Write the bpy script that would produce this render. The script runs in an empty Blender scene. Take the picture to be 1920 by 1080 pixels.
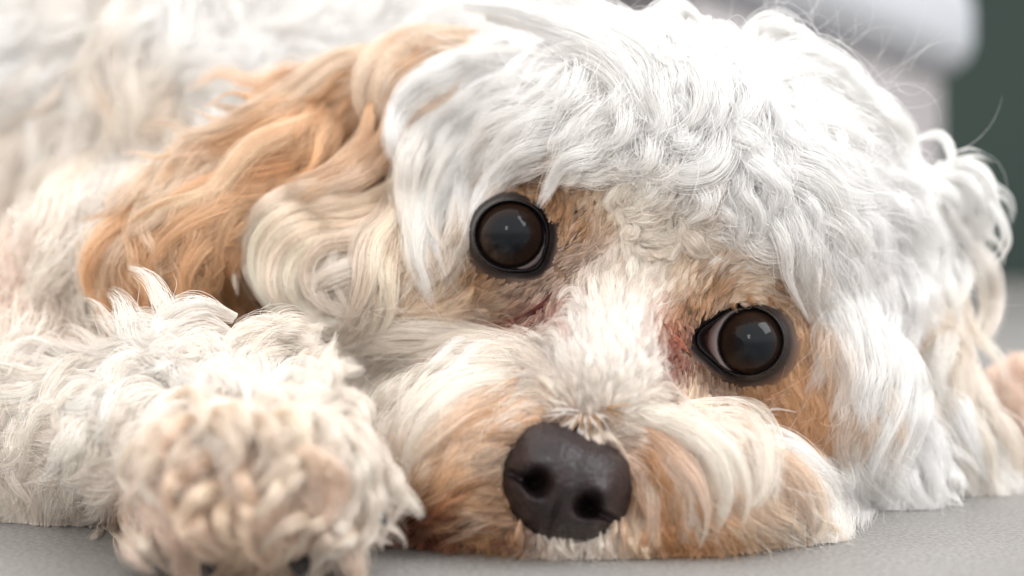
import bpy, bmesh, math
import numpy as np
from mathutils import Vector, Matrix

# ------------------------------------------------------------------ units
# one unit = 0.114 mm; the camera stands DU units in front of the depth-zero plane, HU above the floor
S = 0.000114
DU = 2667.0
HU = 566.0
PY0 = 450.0
sc = bpy.context.scene
col = sc.collection
rng = np.random.default_rng(7)

# ------------------------------------------------------------------ camera
cam = bpy.data.cameras.new('camera')
cam.lens = 50.0
cam.sensor_width = 36.0
cam.shift_y = -90.0 / 1920.0
cam.clip_start = 0.01
cam.clip_end = 60.0
cam.dof.use_dof = True
cam.dof.focus_distance = (DU + 60) * S
cam.dof.aperture_fstop = 6.2
co = bpy.data.objects.new('camera', cam)
col.objects.link(co)
co.location = (0, -DU * S, HU * S)
co.rotation_euler = (math.radians(90), 0, 0)
sc.camera = co

# ------------------------------------------------------------------ world and lamps
world = bpy.data.worlds.new('World')
sc.world = world
world.use_nodes = True
wn = world.node_tree
bg = wn.nodes['Background']
tc = wn.nodes.new('ShaderNodeTexCoord')
sx = wn.nodes.new('ShaderNodeSeparateXYZ')
cr = wn.nodes.new('ShaderNodeValToRGB')
wn.links.new(tc.outputs['Generated'], sx.inputs[0])
mr = wn.nodes.new('ShaderNodeMapRange')
mr.inputs[1].default_value = -1; mr.inputs[2].default_value = 1
wn.links.new(sx.outputs['Z'], mr.inputs[0])
wn.links.new(mr.outputs[0], cr.inputs[0])
els = cr.color_ramp.elements
els[0].position = 0.45; els[0].color = (0.52, 0.44, 0.38, 1)
els[1].position = 0.62; els[1].color = (1.0, 0.98, 0.962, 1)
wn.links.new(cr.outputs[0], bg.inputs['Color'])
bg.inputs['Strength'].default_value = 1.67

def area(name, loc, target, size, power, color, sy=None):
    l = bpy.data.lights.new(name, 'AREA')
    l.energy = power; l.color = color; l.size = size
    if sy:
        l.shape = 'RECTANGLE'; l.size_y = sy
    o = bpy.data.objects.new(name, l)
    col.objects.link(o)
    o.location = loc
    d = Vector(target) - Vector(loc)
    o.rotation_euler = d.to_track_quat('-Z', 'Y').to_euler()
    return o
area('window_light', (0.85, -0.35, 0.95), (0.02, 0.0, 0.05), 0.55, 10.5, (0.98, 0.99, 1.0), 0.8)
area('doorway_light', (0.3, 0.9, 1.0), (-0.02, 0.08, 0.08), 0.9, 4.5, (0.99, 0.995, 1.0), 0.6)
area('room_window_light', (-0.35, -1.2, 0.62), (0.0, 0.0, 0.06), 0.22, 2.6, (1.0, 0.98, 0.96), 0.35)

sc.view_settings.view_transform = 'Standard'
sc.view_settings.look = 'None'
sc.view_settings.exposure = 0.0
sc.view_settings.gamma = 1.0
sc.cycles.use_denoising = True
sc.cycles.max_bounces = 8
sc.cycles.diffuse_bounces = 4
sc.cycles.glossy_bounces = 5
sc.cycles.use_adaptive_sampling = True
sc.cycles.adaptive_threshold = 0.03
sc.cycles.transmission_bounces = 6
sc.cycles.sample_clamp_indirect = 6.0
sc.cycles_curves.shape = 'RIBBONS'
sc.cycles_curves.subdivisions = 2

# ------------------------------------------------------------------ helpers
def U(px, py, d):
    """pixel + depth (units) -> world position in units (array friendly)"""
    px = np.asarray(px, float); py = np.asarray(py, float); d = np.asarray(d, float)
    k = (DU + d) / DU
    return np.stack([(px - 960) * k, d + 0 * px, (PY0 - py) * k + HU], -1)

def P(px, py, d):
    return tuple(float(v) for v in U(px, py, d) * S)

def link(name, me, mats=(), parent=None, smooth=True):
    o = bpy.data.objects.new(name, me)
    col.objects.link(o)
    for m in mats:
        me.materials.append(m)
    if smooth and hasattr(me, 'polygons'):
        me.polygons.foreach_set('use_smooth', [True] * len(me.polygons))
    if parent:
        o.parent = parent
    return o

def mesh(name, verts, faces):
    me = bpy.data.meshes.new(name)
    me.from_pydata([tuple(map(float, v)) for v in verts], [], [tuple(map(int, f)) for f in faces])
    me.update()
    return me

class NT:
    def __init__(s, name):
        s.m = bpy.data.materials.new(name); s.m.use_nodes = True
        s.t = s.m.node_tree; s.b = s.t.nodes['Principled BSDF']
    def n(s, typ, **kw):
        x = s.t.nodes.new(typ)
        for k, v in kw.items():
            if k.startswith('i_'):
                x.inputs[k[2:].replace('_', ' ')].default_value = v
            else:
                setattr(x, k, v)
        return x
    def l(s, a, b):
        s.t.links.new(a, b)
    def ramp(s, src, stops):
        r = s.n('ShaderNodeValToRGB')
        e = r.color_ramp.elements
        e[0].position, e[0].color = stops[0][0], (*stops[0][1], 1)
        e[1].position, e[1].color = stops[-1][0], (*stops[-1][1], 1)
        for p, c in stops[1:-1]:
            q = e.new(p); q.color = (*c, 1)
        s.l(src, r.inputs[0])
        return r.outputs[0]

# ------------------------------------------------------------------ the dog's volumes
# (px, py, depth, (rx, r_depth, rz), long-axis angle in the picture plane: 0 right, 90 down)
SKULL = [(1265, 365, 520, (470, 410, 395), 24), (1180, 560, 330, (400, 222, 200), 24),
         (1290, 300, 760, (430, 360, 330), 20),
         (780, 545, 440, (235, 200, 190), 0), (1540, 740, 420, (190, 205, 235), 0)]
MUZZLE = [(1125, 700, 90, (165, 265, 180), 20), (1068, 890, -70, (150, 120, 140), 24),
          (895, 868, -20, (190, 150, 152), 0), (1290, 895, -20, (205, 150, 145), 10),
          (1100, 985, -20, (250, 140, 90), 0), (1430, 930, 60, (125, 130, 110), 10),
          (930, 760, 120, (230, 180, 130), 160)]
BODY = [(480, 330, 1650, (860, 480, 780), 0), (120, 360, 1950, (1000, 600, 860), 0), (900, 300, 1450, (440, 380, 600), 0),
        (1250, 560, 1050, (560, 500, 480), 0), (-40, 770, 520, (330, 220, 250), 0),
        (260, 560, 800, (360, 260, 300), 0)]
LEG = [(170, 820, 300, (200, 200, 190), 0), (370, 730, 110, (190, 190, 125), 0),
       (300, 820, 60, (200, 190, 160), 0), (475, 885, -230, (212, 185, 165), 0)]
EARL = [(800, 150, 760, (150, 90, 110), 150), (645, 245, 640, (210, 80, 135), 145),
        (450, 375, 500, (270, 80, 145), 145), (330, 470, 420, (150, 80, 130), 120),
        (500, 470, 540, (150, 80, 110), 120)]
EARR = [(1680, 405, 640, (110, 120, 165), 60), (1718, 575, 660, (105, 120, 225), 0),
        (1768, 785, 560, (112, 110, 185), 0)]
FARLEG = [(1935, 780, 1000, (170, 160, 180), 60), (1850, 850, 1050, (170, 200, 150), 0)]

def sdf(p, ells, blend=40.0):
    out = None
    for (px, py, d, r, ang) in ells:
        c = U(px, py, d)
        q = p - c
        a = math.radians(ang)
        ux = q[..., 0] * math.cos(a) - q[..., 2] * math.sin(a)
        uz = q[..., 0] * math.sin(a) + q[..., 2] * math.cos(a)
        k0 = np.sqrt((ux / r[0]) ** 2 + (q[..., 1] / r[1]) ** 2 + (uz / r[2]) ** 2) + 1e-9
        k1 = np.sqrt((ux / r[0] ** 2) ** 2 + (q[..., 1] / r[1] ** 2) ** 2 + (uz / r[2] ** 2) ** 2) + 1e-12
        f = k0 * (k0 - 1) / k1
        if out is None:
            out = f
        else:
            h = np.clip(0.5 + 0.5 * (out - f) / blend, 0, 1)
            out = out * (1 - h) + f * h - blend * h * (1 - h)
    return out

GX0, GY0, GS = -240, -240, 8
GW, GH = 306, 196
class DepthMap:
    def __init__(s, ells):
        gx, gy = np.meshgrid(GX0 + GS * np.arange(GW), GY0 + GS * np.arange(GH))
        d = np.full(gx.shape, -700.0)
        for it in range(70):
            f = sdf(U(gx, gy, d), ells)
            d = np.where(d < 2600, d + np.clip(f, -60, 400) * 0.85, d)
        f = sdf(U(gx, gy, d), ells)
        s.hit = (np.abs(f) < 6) & (d < 2500)
        v = np.where(s.hit, d, np.nan)
        for it in range(120):                       # grow outwards past the outline
            if not np.isnan(v).any():
                break
            acc = np.zeros_like(v); cnt = np.zeros_like(v)
            for dy, dx in ((0, 1), (0, -1), (1, 0), (-1, 0), (1, 1), (-1, -1), (1, -1), (-1, 1)):
                q = np.roll(np.roll(v, dy, 0), dx, 1)
                ok = ~np.isnan(q)
                acc += np.where(ok, q, 0); cnt += ok
            m = np.isnan(v) & (cnt > 0)
            v[m] = acc[m] / cnt[m] + 1
        v = np.nan_to_num(v, nan=1500)
        for it in range(6):
            v = (v + np.roll(v, 1, 0) + np.roll(v, -1, 0) + np.roll(v, 1, 1) + np.roll(v, -1, 1)) / 5
        s.v = v
    def _ix(s, px, py):
        x = np.clip((np.asarray(px, float) - GX0) / GS, 0, GW - 1.001)
        y = np.clip((np.asarray(py, float) - GY0) / GS, 0, GH - 1.001)
        return x, y
    def __call__(s, px, py):
        x, y = s._ix(px, py)
        xi = x.astype(int); yi = y.astype(int); fx = x - xi; fy = y - yi
        v = s.v
        return (v[yi, xi] * (1 - fx) * (1 - fy) + v[yi, xi + 1] * fx * (1 - fy)
                + v[yi + 1, xi] * (1 - fx) * fy + v[yi + 1, xi + 1] * fx * fy)
    def inside(s, px, py):
        x, y = s._ix(px, py)
        return s.hit[np.round(y).astype(int), np.round(x).astype(int)]

HEADM = DepthMap(SKULL + MUZZLE)
BODYM = DepthMap(BODY)
LEGM = DepthMap(LEG)
EARLM = DepthMap(EARL)
EARRM = DepthMap(EARR)
FARM = DepthMap(FARLEG)

# ------------------------------------------------------------------ materials
def fur_material(name):
    t = NT(name)
    a = t.n('ShaderNodeAttribute', attribute_name='fur_color')
    h = t.n('ShaderNodeBsdfHairPrincipled')
    h.parametrization = 'COLOR'
    t.l(a.outputs['Color'], h.inputs['Color'])
    h.inputs['Roughness'].default_value = 0.5
    h.inputs['Radial Roughness'].default_value = 0.75
    h.inputs['Coat'].default_value = 0.0
    h.inputs['IOR'].default_value = 1.45
    d = t.n('ShaderNodeBsdfDiffuse')
    t.l(a.outputs['Color'], d.inputs['Color'])
    mx = t.n('ShaderNodeMixShader')
    mx.inputs[0].default_value = 0.5
    t.l(h.outputs[0], mx.inputs[1]); t.l(d.outputs[0], mx.inputs[2])
    out = t.t.nodes['Material Output']
    t.l(mx.outputs[0], out.inputs['Surface'])
    t.t.nodes.remove(t.b)
    return t.m
FUR = fur_material('fur')

def skin_material():
    t = NT('skin_under_fur')
    a = t.n('ShaderNodeAttribute', attribute_name='fur_color')
    nz = t.n('ShaderNodeTexNoise', i_Scale=900.0, i_Detail=4.0)
    bp = t.n('ShaderNodeBump', i_Strength=0.5, i_Distance=0.0006)
    t.l(nz.outputs['Fac'], bp.inputs['Height'])
    t.l(bp.outputs[0], t.b.inputs['Normal'])
    t.l(a.outputs['Color'], t.b.inputs['Base Color'])
    t.b.inputs['Roughness'].default_value = 0.9
    return t.m
SKIN = skin_material()

# ------------------------------------------------------------------ fur colour and flow controls
W_ = (0.97, 0.952, 0.925)
X_ = (0.975, 0.968, 0.958)
C_ = (0.93, 0.832, 0.738)
V_ = (0.935, 0.87, 0.805)
D_ = (0.36, 0.20, 0.11)
B_ = (0.85, 0.66, 0.495)
A_ = (0.72, 0.435, 0.245)
O_ = (0.60, 0.315, 0.155)
M_ = (0.17, 0.065, 0.04)
T_ = (0.40, 0.22, 0.11)
G_ = (0.42, 0.30, 0.23)
R_ = (0.33, 0.115, 0.06)
K_ = (0.24, 0.105, 0.08)
PK = (0.88, 0.66, 0.54)
# px, py, direction (0 right, 90 down), length, lock half width, waviness, lift, colour
HEAD_C = [
 # crown and top
 (930, 20, 25, 210, 16, .6, 60, W_), (1060, 50, 35, 210, 18, .7, 60, W_), (1180, 60, 60, 190, 18, 1., 60, W_),
 (1300, 30, 100, 170, 20, 1.4, 60, X_), (1420, 40, 60, 170, 18, 1.2, 60, X_), (1530, 90, 20, 170, 16, 1.0, 60, X_),
 (1300, 160, 110, 150, 20, 1.6, 55, X_), (1420, 170, 50, 180, 20, 1.2, 55, X_), (1560, 190, 30, 190, 20, .9, 55, X_),
 (1660, 260, 45, 180, 18, .9, 50, X_), (1160, 170, 130, 170, 18, .8, 55, W_), (1030, 140, 165, 190, 18, .6, 55, W_),
 (930, 110, 155, 200, 18, .5, 50, W_), (860, 170, 130, 210, 17, .5, 50, W_), (800, 240, 112, 200, 16, .5, 45, W_),
 (775, 330, 92, 190, 15, .5, 40, C_), (1000, 220, 160, 180, 18, .5, 50, W_), (900, 260, 140, 190, 16, .5, 45, W_),
 (850, 340, 112, 170, 14, .4, 35, W_), (830, 420, 95, 130, 12, .4, 28, C_), (1080, 250, 170, 170, 18, .5, 45, W_),
 (960, 310, 155, 130, 14, .4, 32, W_), (1100, 310, 165, 90, 13, .5, 28, W_), (1200, 280, 150, 110, 16, 1.3, 40, W_),
 (1290, 260, 120, 110, 18, 1.6, 45, X_), (1250, 360, 150, 80, 12, 1.6, 26, C_), (1190, 400, 120, 60, 10, 1.6, 20, C_),
 (1290, 420, 60, 70, 11, 1.5, 22, C_), (1240, 460, 180, 50, 9, 1.6, 16, C_), (1350, 330, 70, 130, 16, 1.3, 40, X_),
 (1450, 300, 50, 170, 18, 1.0, 50, X_), (1550, 320, 45, 190, 20, .8, 50, X_), (1650, 380, 50, 190, 18, .8, 45, X_),
 (1400, 410, 55, 130, 14, .9, 35, X_), (1500, 440, 62, 170, 17, .7, 42, X_), (1600, 480, 68, 190, 18, .6, 42, X_),
 (1700, 500, 65, 190, 18, .6, 42, X_), (1560, 570, 80, 180, 16, .5, 36, X_), (1640, 620, 84, 190, 17, .5, 40, X_),
 (1632, 730, 86, 180, 14, .5, 34, W_), (1560, 750, 84, 60, 8, .2, 6, A_), (1575, 700, 84, 60, 8, .2, 7, A_), (1530, 620, 75, 55, 7, .2, 6, A_), (1700, 720, 75, 190, 17, .6, 40, X_), (1640, 850, 80, 170, 16, .6, 36, X_),
 (1720, 850, 62, 180, 17, .6, 40, X_), (1600, 930, 85, 120, 14, .6, 28, X_),
 # around the eye on the left of the picture
 (960, 345, 175, 26, 5, .4, 5, T_), (1010, 350, 190, 26, 5, .4, 5, T_), (1050, 375, -75, 30, 6, .6, 7, T_), (1100, 360, -60, 36, 7, 1., 9, B_),
 (1045, 430, -60, 26, 5, .5, 6, T_), (1090, 430, -45, 30, 5, .6, 7, T_), (1060, 490, -30, 26, 5, .5, 6, G_), (1110, 480, -35, 30, 6, .5, 7, G_),
 (1140, 420, -40, 36, 7, 1., 9, B_), (1150, 370, -50, 50, 8, 1.4, 14, C_), (880, 470, 120, 30, 6, .3, 5, B_), (900, 520, 130, 32, 6, .3, 5, T_),
 (960, 545, 140, 36, 6, .3, 5, G_), (1015, 550, 120, 30, 5, .3, 5, G_), (860, 550, 155, 50, 8, .3, 7, B_), (930, 580, 155, 50, 7, .3, 6, B_),
 (800, 560, 165, 70, 9, .4, 9, B_), (990, 590, 130, 28, 5, .3, 5, K_), (950, 608, 150, 26, 5, .3, 5, R_), (1020, 580, 110, 26, 5, .5, 6, K_),
 (860, 610, 170, 60, 8, .4, 8, B_), (750, 500, 140, 90, 10, .5, 12, B_), (1030, 520, 150, 22, 5, .3, 4, G_),
 # cheek
 (740, 410, 115, 170, 14, .6, 28, B_), (680, 380, 140, 190, 14, .7, 30, B_), (640, 460, 130, 180, 14, .8, 32, C_), (600, 540, 90, 150, 14, .8, 30, C_),
 (660, 560, 60, 140, 13, .7, 28, C_), (700, 500, 100, 150, 13, .6, 26, C_), (720, 600, 170, 110, 12, .6, 22, C_), (620, 620, 170, 120, 12, .8, 26, C_),
 (760, 300, 110, 180, 15, .6, 35, B_), (700, 310, 130, 190, 14, .6, 34, A_),
 # around the eye on the right of the picture
 (1290, 520, -60, 36, 6, .5, 8, B_), (1340, 540, -50, 32, 5, .4, 7, T_), (1400, 540, -15, 34, 6, .4, 7, B_), (1460, 560, 25, 36, 6, .3, 6, T_),
 (1300, 590, -75, 26, 5, .5, 6, T_), (1290, 640, -95, 22, 5, .5, 5, K_), (1340, 490, -40, 50, 8, .8, 10, C_), (1430, 505, 0, 60, 9, .7, 12, C_),
 (1500, 570, 50, 60, 8, .4, 9, B_), (1230, 520, -75, 40, 7, .7, 9, C_), (1265, 640, -100, 22, 5, .6, 6, R_), (1270, 680, 100, 22, 5, .6, 6, K_),
 (1510, 640, 80, 40, 7, .3, 6, A_), (1500, 700, 80, 45, 7, .2, 5, A_), (1550, 690, 82, 60, 8, .2, 6, A_), (1340, 720, 85, 34, 6, .3, 5, G_),
 (1420, 735, 70, 36, 7, .2, 5, A_), (1400, 780, 60, 42, 8, .2, 5, A_), (1480, 780, 70, 48, 8, .2, 5, A_), (1540, 800, 85, 60, 8, .3, 7, A_),
 (1310, 740, 95, 36, 6, .3, 6, B_), (1450, 830, 60, 40, 8, .3, 6, A_),
 # bridge of the muzzle
 (1130, 540, -90, 60, 8, .4, 12, C_), (1170, 500, -80, 60, 8, .6, 12, C_), (1100, 620, -95, 60, 8, .3, 12, V_), (1180, 600, -80, 60, 8, .3, 12, V_),
 (1140, 680, -92, 55, 7, .3, 10, V_), (1060, 660, -125, 80, 9, .4, 14, V_), (1210, 680, -60, 60, 8, .5, 12, V_), (1100, 750, -95, 45, 6, .3, 8, V_),
 (1040, 740, -140, 70, 8, .3, 12, C_), (1160, 760, -50, 60, 7, .3, 10, C_), (1090, 800, -90, 32, 5, .3, 6, G_), (1060, 790, -120, 34, 5, .3, 6, G_),
 # left lip and moustache
 (980, 660, 190, 130, 12, .5, 22, C_), (880, 660, 175, 160, 14, .6, 28, C_), (780, 670, 165, 150, 14, .6, 28, C_), (680, 690, 130, 130, 14, .6, 28, C_),
 (960, 720, 165, 150, 12, .4, 20, C_), (860, 740, 150, 170, 14, .4, 24, C_), (760, 770, 125, 160, 14, .5, 26, C_), (700, 780, 105, 130, 12, .6, 24, C_),
 (990, 770, 165, 80, 7, .3, 10, A_), (930, 800, 165, 120, 9, .3, 14, A_), (850, 820, 150, 140, 10, .4, 16, A_), (780, 850, 125, 130, 10, .4, 18, B_),
 (910, 860, 175, 100, 7, .3, 10, B_), (840, 900, 165, 110, 8, .3, 12, A_), (900, 930, 178, 90, 7, .3, 9, A_), (820, 955, 170, 90, 8, .4, 11, R_),
 (920, 990, 165, 80, 7, .3, 8, T_), (860, 1005, 165, 80, 7, .4, 9, M_), (765, 950, 120, 80, 8, .4, 12, M_), (960, 1035, 150, 60, 6, .3, 6, M_), (780, 1010, 140, 70, 7, .4, 9, M_),  # darkest points: red-brown stain, plus the mouth gap's shade put into the colour
 # right lip
 (1190, 800, 20, 90, 8, .3, 12, C_), (1240, 790, 15, 140, 12, .4, 20, C_), (1310, 800, 30, 160, 14, .5, 26, C_), (1380, 830, 45, 150, 14, .6, 28, C_),
 (1210, 860, 55, 130, 8, .3, 13, O_), (1280, 870, 62, 150, 10, .4, 18, C_), (1350, 900, 70, 140, 12, .5, 22, B_), (1430, 890, 45, 150, 13, .5, 24, C_),
 (1500, 900, 50, 130, 12, .5, 22, W_), (1220, 930, 78, 110, 8, .3, 12, O_), (1280, 960, 82, 100, 9, .4, 14, O_), (1360, 980, 60, 110, 11, .4, 16, A_),
 (1440, 970, 40, 110, 11, .5, 18, B_), (1520, 980, 60, 90, 11, .5, 18, C_), (1200, 1000, 90, 60, 6, .2, 7, B_), (1130, 1020, 95, 45, 5, .2, 6, C_),
 (1050, 1035, 100, 40, 5, .2, 6, C_), (1250, 1010, 85, 60, 7, .3, 8, O_), (1350, 800, 10, 130, 12, .7, 24, C_),
]
EARL_C = [
 (850, 70, 165, 200, 16, .5, 30, B_), (760, 110, 150, 220, 16, .6, 34, A_), (690, 90, 160, 200, 14, .6, 34, B_), (600, 150, 148, 230, 16, .7, 36, A_),
 (500, 220, 150, 240, 17, .7, 38, A_), (400, 290, 150, 230, 17, .7, 38, B_), (300, 350, 135, 220, 16, .7, 36, B_), (230, 430, 110, 180, 16, .7, 34, A_),
 (680, 200, 125, 210, 15, .7, 30, A_), (600, 280, 135, 220, 15, .9, 30, O_), (500, 360, 140, 220, 16, .9, 34, A_), (400, 420, 130, 200, 16, .9, 34, A_),
 (300, 480, 115, 170, 16, .8, 32, A_), (200, 520, 100, 130, 15, .7, 26, A_), (560, 420, 115, 190, 14, 1.1, 28, A_), (470, 490, 95, 150, 14, 1.2, 28, O_),
 (380, 520, 100, 130, 14, 1.0, 28, A_), (480, 570, 95, 90, 12, 1.1, 20, D_), (600, 250, 130, 120, 12, .8, 18, D_), (560, 560, 100, 80, 12, 1.0, 18, D_), (720, 280, 110, 180, 14, .6, 28, A_),  # darkest points: shade in the ear's recesses put into the fur colour
]
EARR_C = [
 (1700, 200, 40, 150, 15, 1.0, 40, W_), (1760, 300, 50, 170, 16, 1.4, 40, W_), (1820, 400, 95, 150, 16, 1.6, 34, W_), (1780, 480, 95, 160, 16, 1.0, 36, W_),
 (1860, 520, 105, 150, 16, 1.2, 28, C_), (1790, 600, 95, 170, 15, .9, 34, B_), (1850, 680, 100, 150, 15, .9, 28, C_), (1770, 720, 80, 170, 16, .9, 34, C_),
 (1780, 820, 60, 170, 16, .9, 34, W_), (1860, 850, 60, 140, 15, .9, 30, C_),
]
FAR_C = [(1880, 680, 60, 150, 15, .8, 30, PK), (1900, 800, 100, 140, 15, .8, 30, PK), (1850, 880, 110, 120, 15, .8, 30, C_)]
LEG_C = [
 (380, 600, 190, 140, 19, 1.4, 44, C_), (480, 630, 20, 120, 17, 1.4, 40, C_), (280, 640, 170, 140, 18, 1.4, 42, V_), (220, 720, 150, 140, 18, 1.4, 42, V_),
 (160, 800, 140, 140, 18, 1.4, 42, C_), (120, 900, 130, 140, 18, 1.3, 38, C_), (80, 980, 110, 110, 16, 1.2, 30, C_), (230, 900, 110, 130, 17, 1.4, 38, C_),
 (350, 720, -100, 90, 16, 1.4, 32, V_), (450, 705, -85, 90, 16, 1.4, 32, V_), (580, 745, -50, 90, 16, 1.4, 32, C_), (300, 790, 160, 120, 17, 1.2, 34, C_),
 (400, 800, 130, 120, 18, 1.1, 36, C_), (500, 790, 70, 120, 18, 1.1, 36, C_), (620, 820, 50, 120, 17, 1.2, 34, C_), (690, 880, 65, 110, 16, 1.2, 34, C_),
 (300, 880, 120, 125, 18, 1.0, 36, PK), (400, 880, 105, 125, 18, 1.0, 34, PK), (500, 890, 85, 120, 18, 1.0, 32, PK), (600, 890, 70, 120, 18, 1.0, 34, PK),
 (700, 960, 85, 100, 16, 1.1, 32, C_), (290, 980, 60, 90, 17, 1.0, 30, PK), (420, 980, 95, 110, 16, 1.0, 26, B_), (530, 970, 90, 100, 14, 1.0, 20, B_), (600, 1000, 85, 100, 15, 1.0, 24, PK),
 (650, 1030, 90, 100, 15, 1.1, 28, C_),
]
BODY_C = [
 (100, 100, 150, 200, 26, 1.5, 60, W_), (400, 60, 140, 200, 26, 1.5, 60, W_), (700, 40, 160, 200, 24, 1.4, 60, W_), (50, 300, 130, 200, 26, 1.5, 60, C_),
 (240, 170, 120, 180, 24, 1.5, 60, C_), (200, 250, 130, 200, 24, 1.5, 60, V_), (20, 480, 110, 190, 24, 1.5, 55, PK), (130, 560, 120, 180, 22, 1.5, 50, C_),
 (60, 700, 120, 170, 20, 1.6, 48, C_), (20, 850, 110, 160, 18, 1.6, 44, C_), (900, 0, 170, 200, 20, 1.2, 50, W_), (235, 170, 90, 60, 20, 1., 30, B_),
]

class Field:
    def __init__(s, ctl):
        a = np.array([[c[0], c[1]] + [math.cos(math.radians(c[2])), math.sin(math.radians(c[2]))] + list(c[3:7]) + list(c[7]) for c in ctl], float)
        sh = a[:, 4] < 60
        a[sh, 4] *= 1.35; a[sh, 5] *= .72
        s.p = a[:, :2]; s.a = a[:, 2:]
    def __call__(s, px, py):
        shp = px.shape
        q = np.stack([px.ravel(), py.ravel()], -1)
        out = np.empty((len(q), s.a.shape[1]))
        for i in range(0, len(q), 20000):
            qq = q[i:i + 20000]
            d2 = ((qq[:, None] - s.p[None]) ** 2).sum(-1)
            w = 1.0 / (d2 + 300.0) ** 2.2
            w /= w.sum(1, keepdims=True)
            out[i:i + 20000] = w @ s.a
        n = np.hypot(out[:, 0], out[:, 1])[:, None] + 1e-6
        out[:, :2] /= n
        return out.reshape(shp + (out.shape[1],))

def vnoise(px, py, cell, seed):
    """smooth value noise in -1..1"""
    g = np.random.default_rng(seed).uniform(-1, 1, (256, 256))
    x = px / cell + 97.3; y = py / cell + 51.7
    xi = np.floor(x).astype(int); yi = np.floor(y).astype(int)
    fx = x - xi; fy = y - yi
    fx = fx * fx * (3 - 2 * fx); fy = fy * fy * (3 - 2 * fy)
    f = lambda a, b: g[b % 256, a % 256]
    return (f(xi, yi) * (1 - fx) * (1 - fy) + f(xi + 1, yi) * fx * (1 - fy)
            + f(xi, yi + 1) * (1 - fx) * fy + f(xi + 1, yi + 1) * fx * fy)

# eye openings: centre x, y, radius x, radius y, inner corner angle (picture), corner stretch, corner width, iris x, iris y, iris radius
EYES = [(958, 441, 66, 63, 52, .15, .40, 957, 439, 64), (1401, 640, 67, 63, 183, .34, .40, 1403, 639, 62)]
def eye_r(e, ang):
    """radius of the opening at picture angle"""
    c, s_ = np.cos(ang), np.sin(ang)
    base = 1.0 / np.sqrt((c / e[2]) ** 2 + (s_ / e[3]) ** 2)
    da = (ang - math.radians(e[4]) + math.pi) % (2 * math.pi) - math.pi
    return base * (1 + e[5] * np.exp(-(da / e[6]) ** 2))
def eye_f(px, py):
    """how many opening-radii away from the nearest eye centre"""
    out = np.full(px.shape, 99.0)
    for e in EYES:
        dx = px - e[0]; dy = py - e[1]
        out = np.minimum(out, np.hypot(dx, dy) / eye_r(e, np.arctan2(dy, dx)))
    return out
NOSE_C = (1061, 912); NOSE_A = math.radians(24)
def nose_f(px, py):
    dx = px - NOSE_C[0]; dy = py - NOSE_C[1]
    a = dx * math.cos(NOSE_A) + dy * math.sin(NOSE_A)
    b = -dx * math.sin(NOSE_A) + dy * math.cos(NOSE_A)
    return np.sqrt((a / 126) ** 2 + (b / 106) ** 2)

class Fur:
    """collects strands of one part"""
    def __init__(s):
        s.pos = []; s.rad = []; s.col = []; s.n = []
    def add(s, pos, rad, colr):
        # pos (M,N,3) units ; rad (M,N); col (M,N,3)
        pos = pos.copy()
        for j in range(1, pos.shape[1]):          # hairs that reach the floor pile up there
            low = pos[:, j, 2] < 3
            if low.any():
                dlt = pos[low, j] - pos[low, j - 1]
                nx = pos[low, j - 1] + dlt * .2
                nx[:, 2] = 3
                pos[low, j:] += (nx - pos[low, j])[:, None]
        pos[..., 2] = np.maximum(pos[..., 2], 1.5)
        s.pos.append(pos.reshape(-1, 3)); s.rad.append(rad.reshape(-1)); s.col.append(colr.reshape(-1, 3))
        s.n += [pos.shape[1]] * pos.shape[0]
    def build(s, name, parent):
        c = bpy.data.hair_curves.new(name)
        c.add_curves(s.n)
        pos = np.concatenate(s.pos).astype(np.float32) * S
        rad = np.concatenate(s.rad).astype(np.float32) * S
        cc = np.concatenate(s.col).astype(np.float32)
        cc = np.concatenate([np.clip(cc, 0, .98), np.ones((len(cc), 1), np.float32)], 1)
        c.attributes['position'].data.foreach_set('vector', pos.ravel()) if 'position' in c.attributes else c.points.foreach_set('position', pos.ravel())
        ra = c.attributes.get('radius') or c.attributes.new('radius', 'FLOAT', 'POINT')
        ra.data.foreach_set('value', rad)
        ca = c.attributes.new('fur_color', 'FLOAT_COLOR', 'POINT')
        ca.data.foreach_set('color', cc.ravel())
        c.materials.append(FUR)
        o = bpy.data.objects.new(name, c)
        col.objects.link(o)
        o.parent = parent
        print(name, len(s.n), 'strands')
        return o

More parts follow.
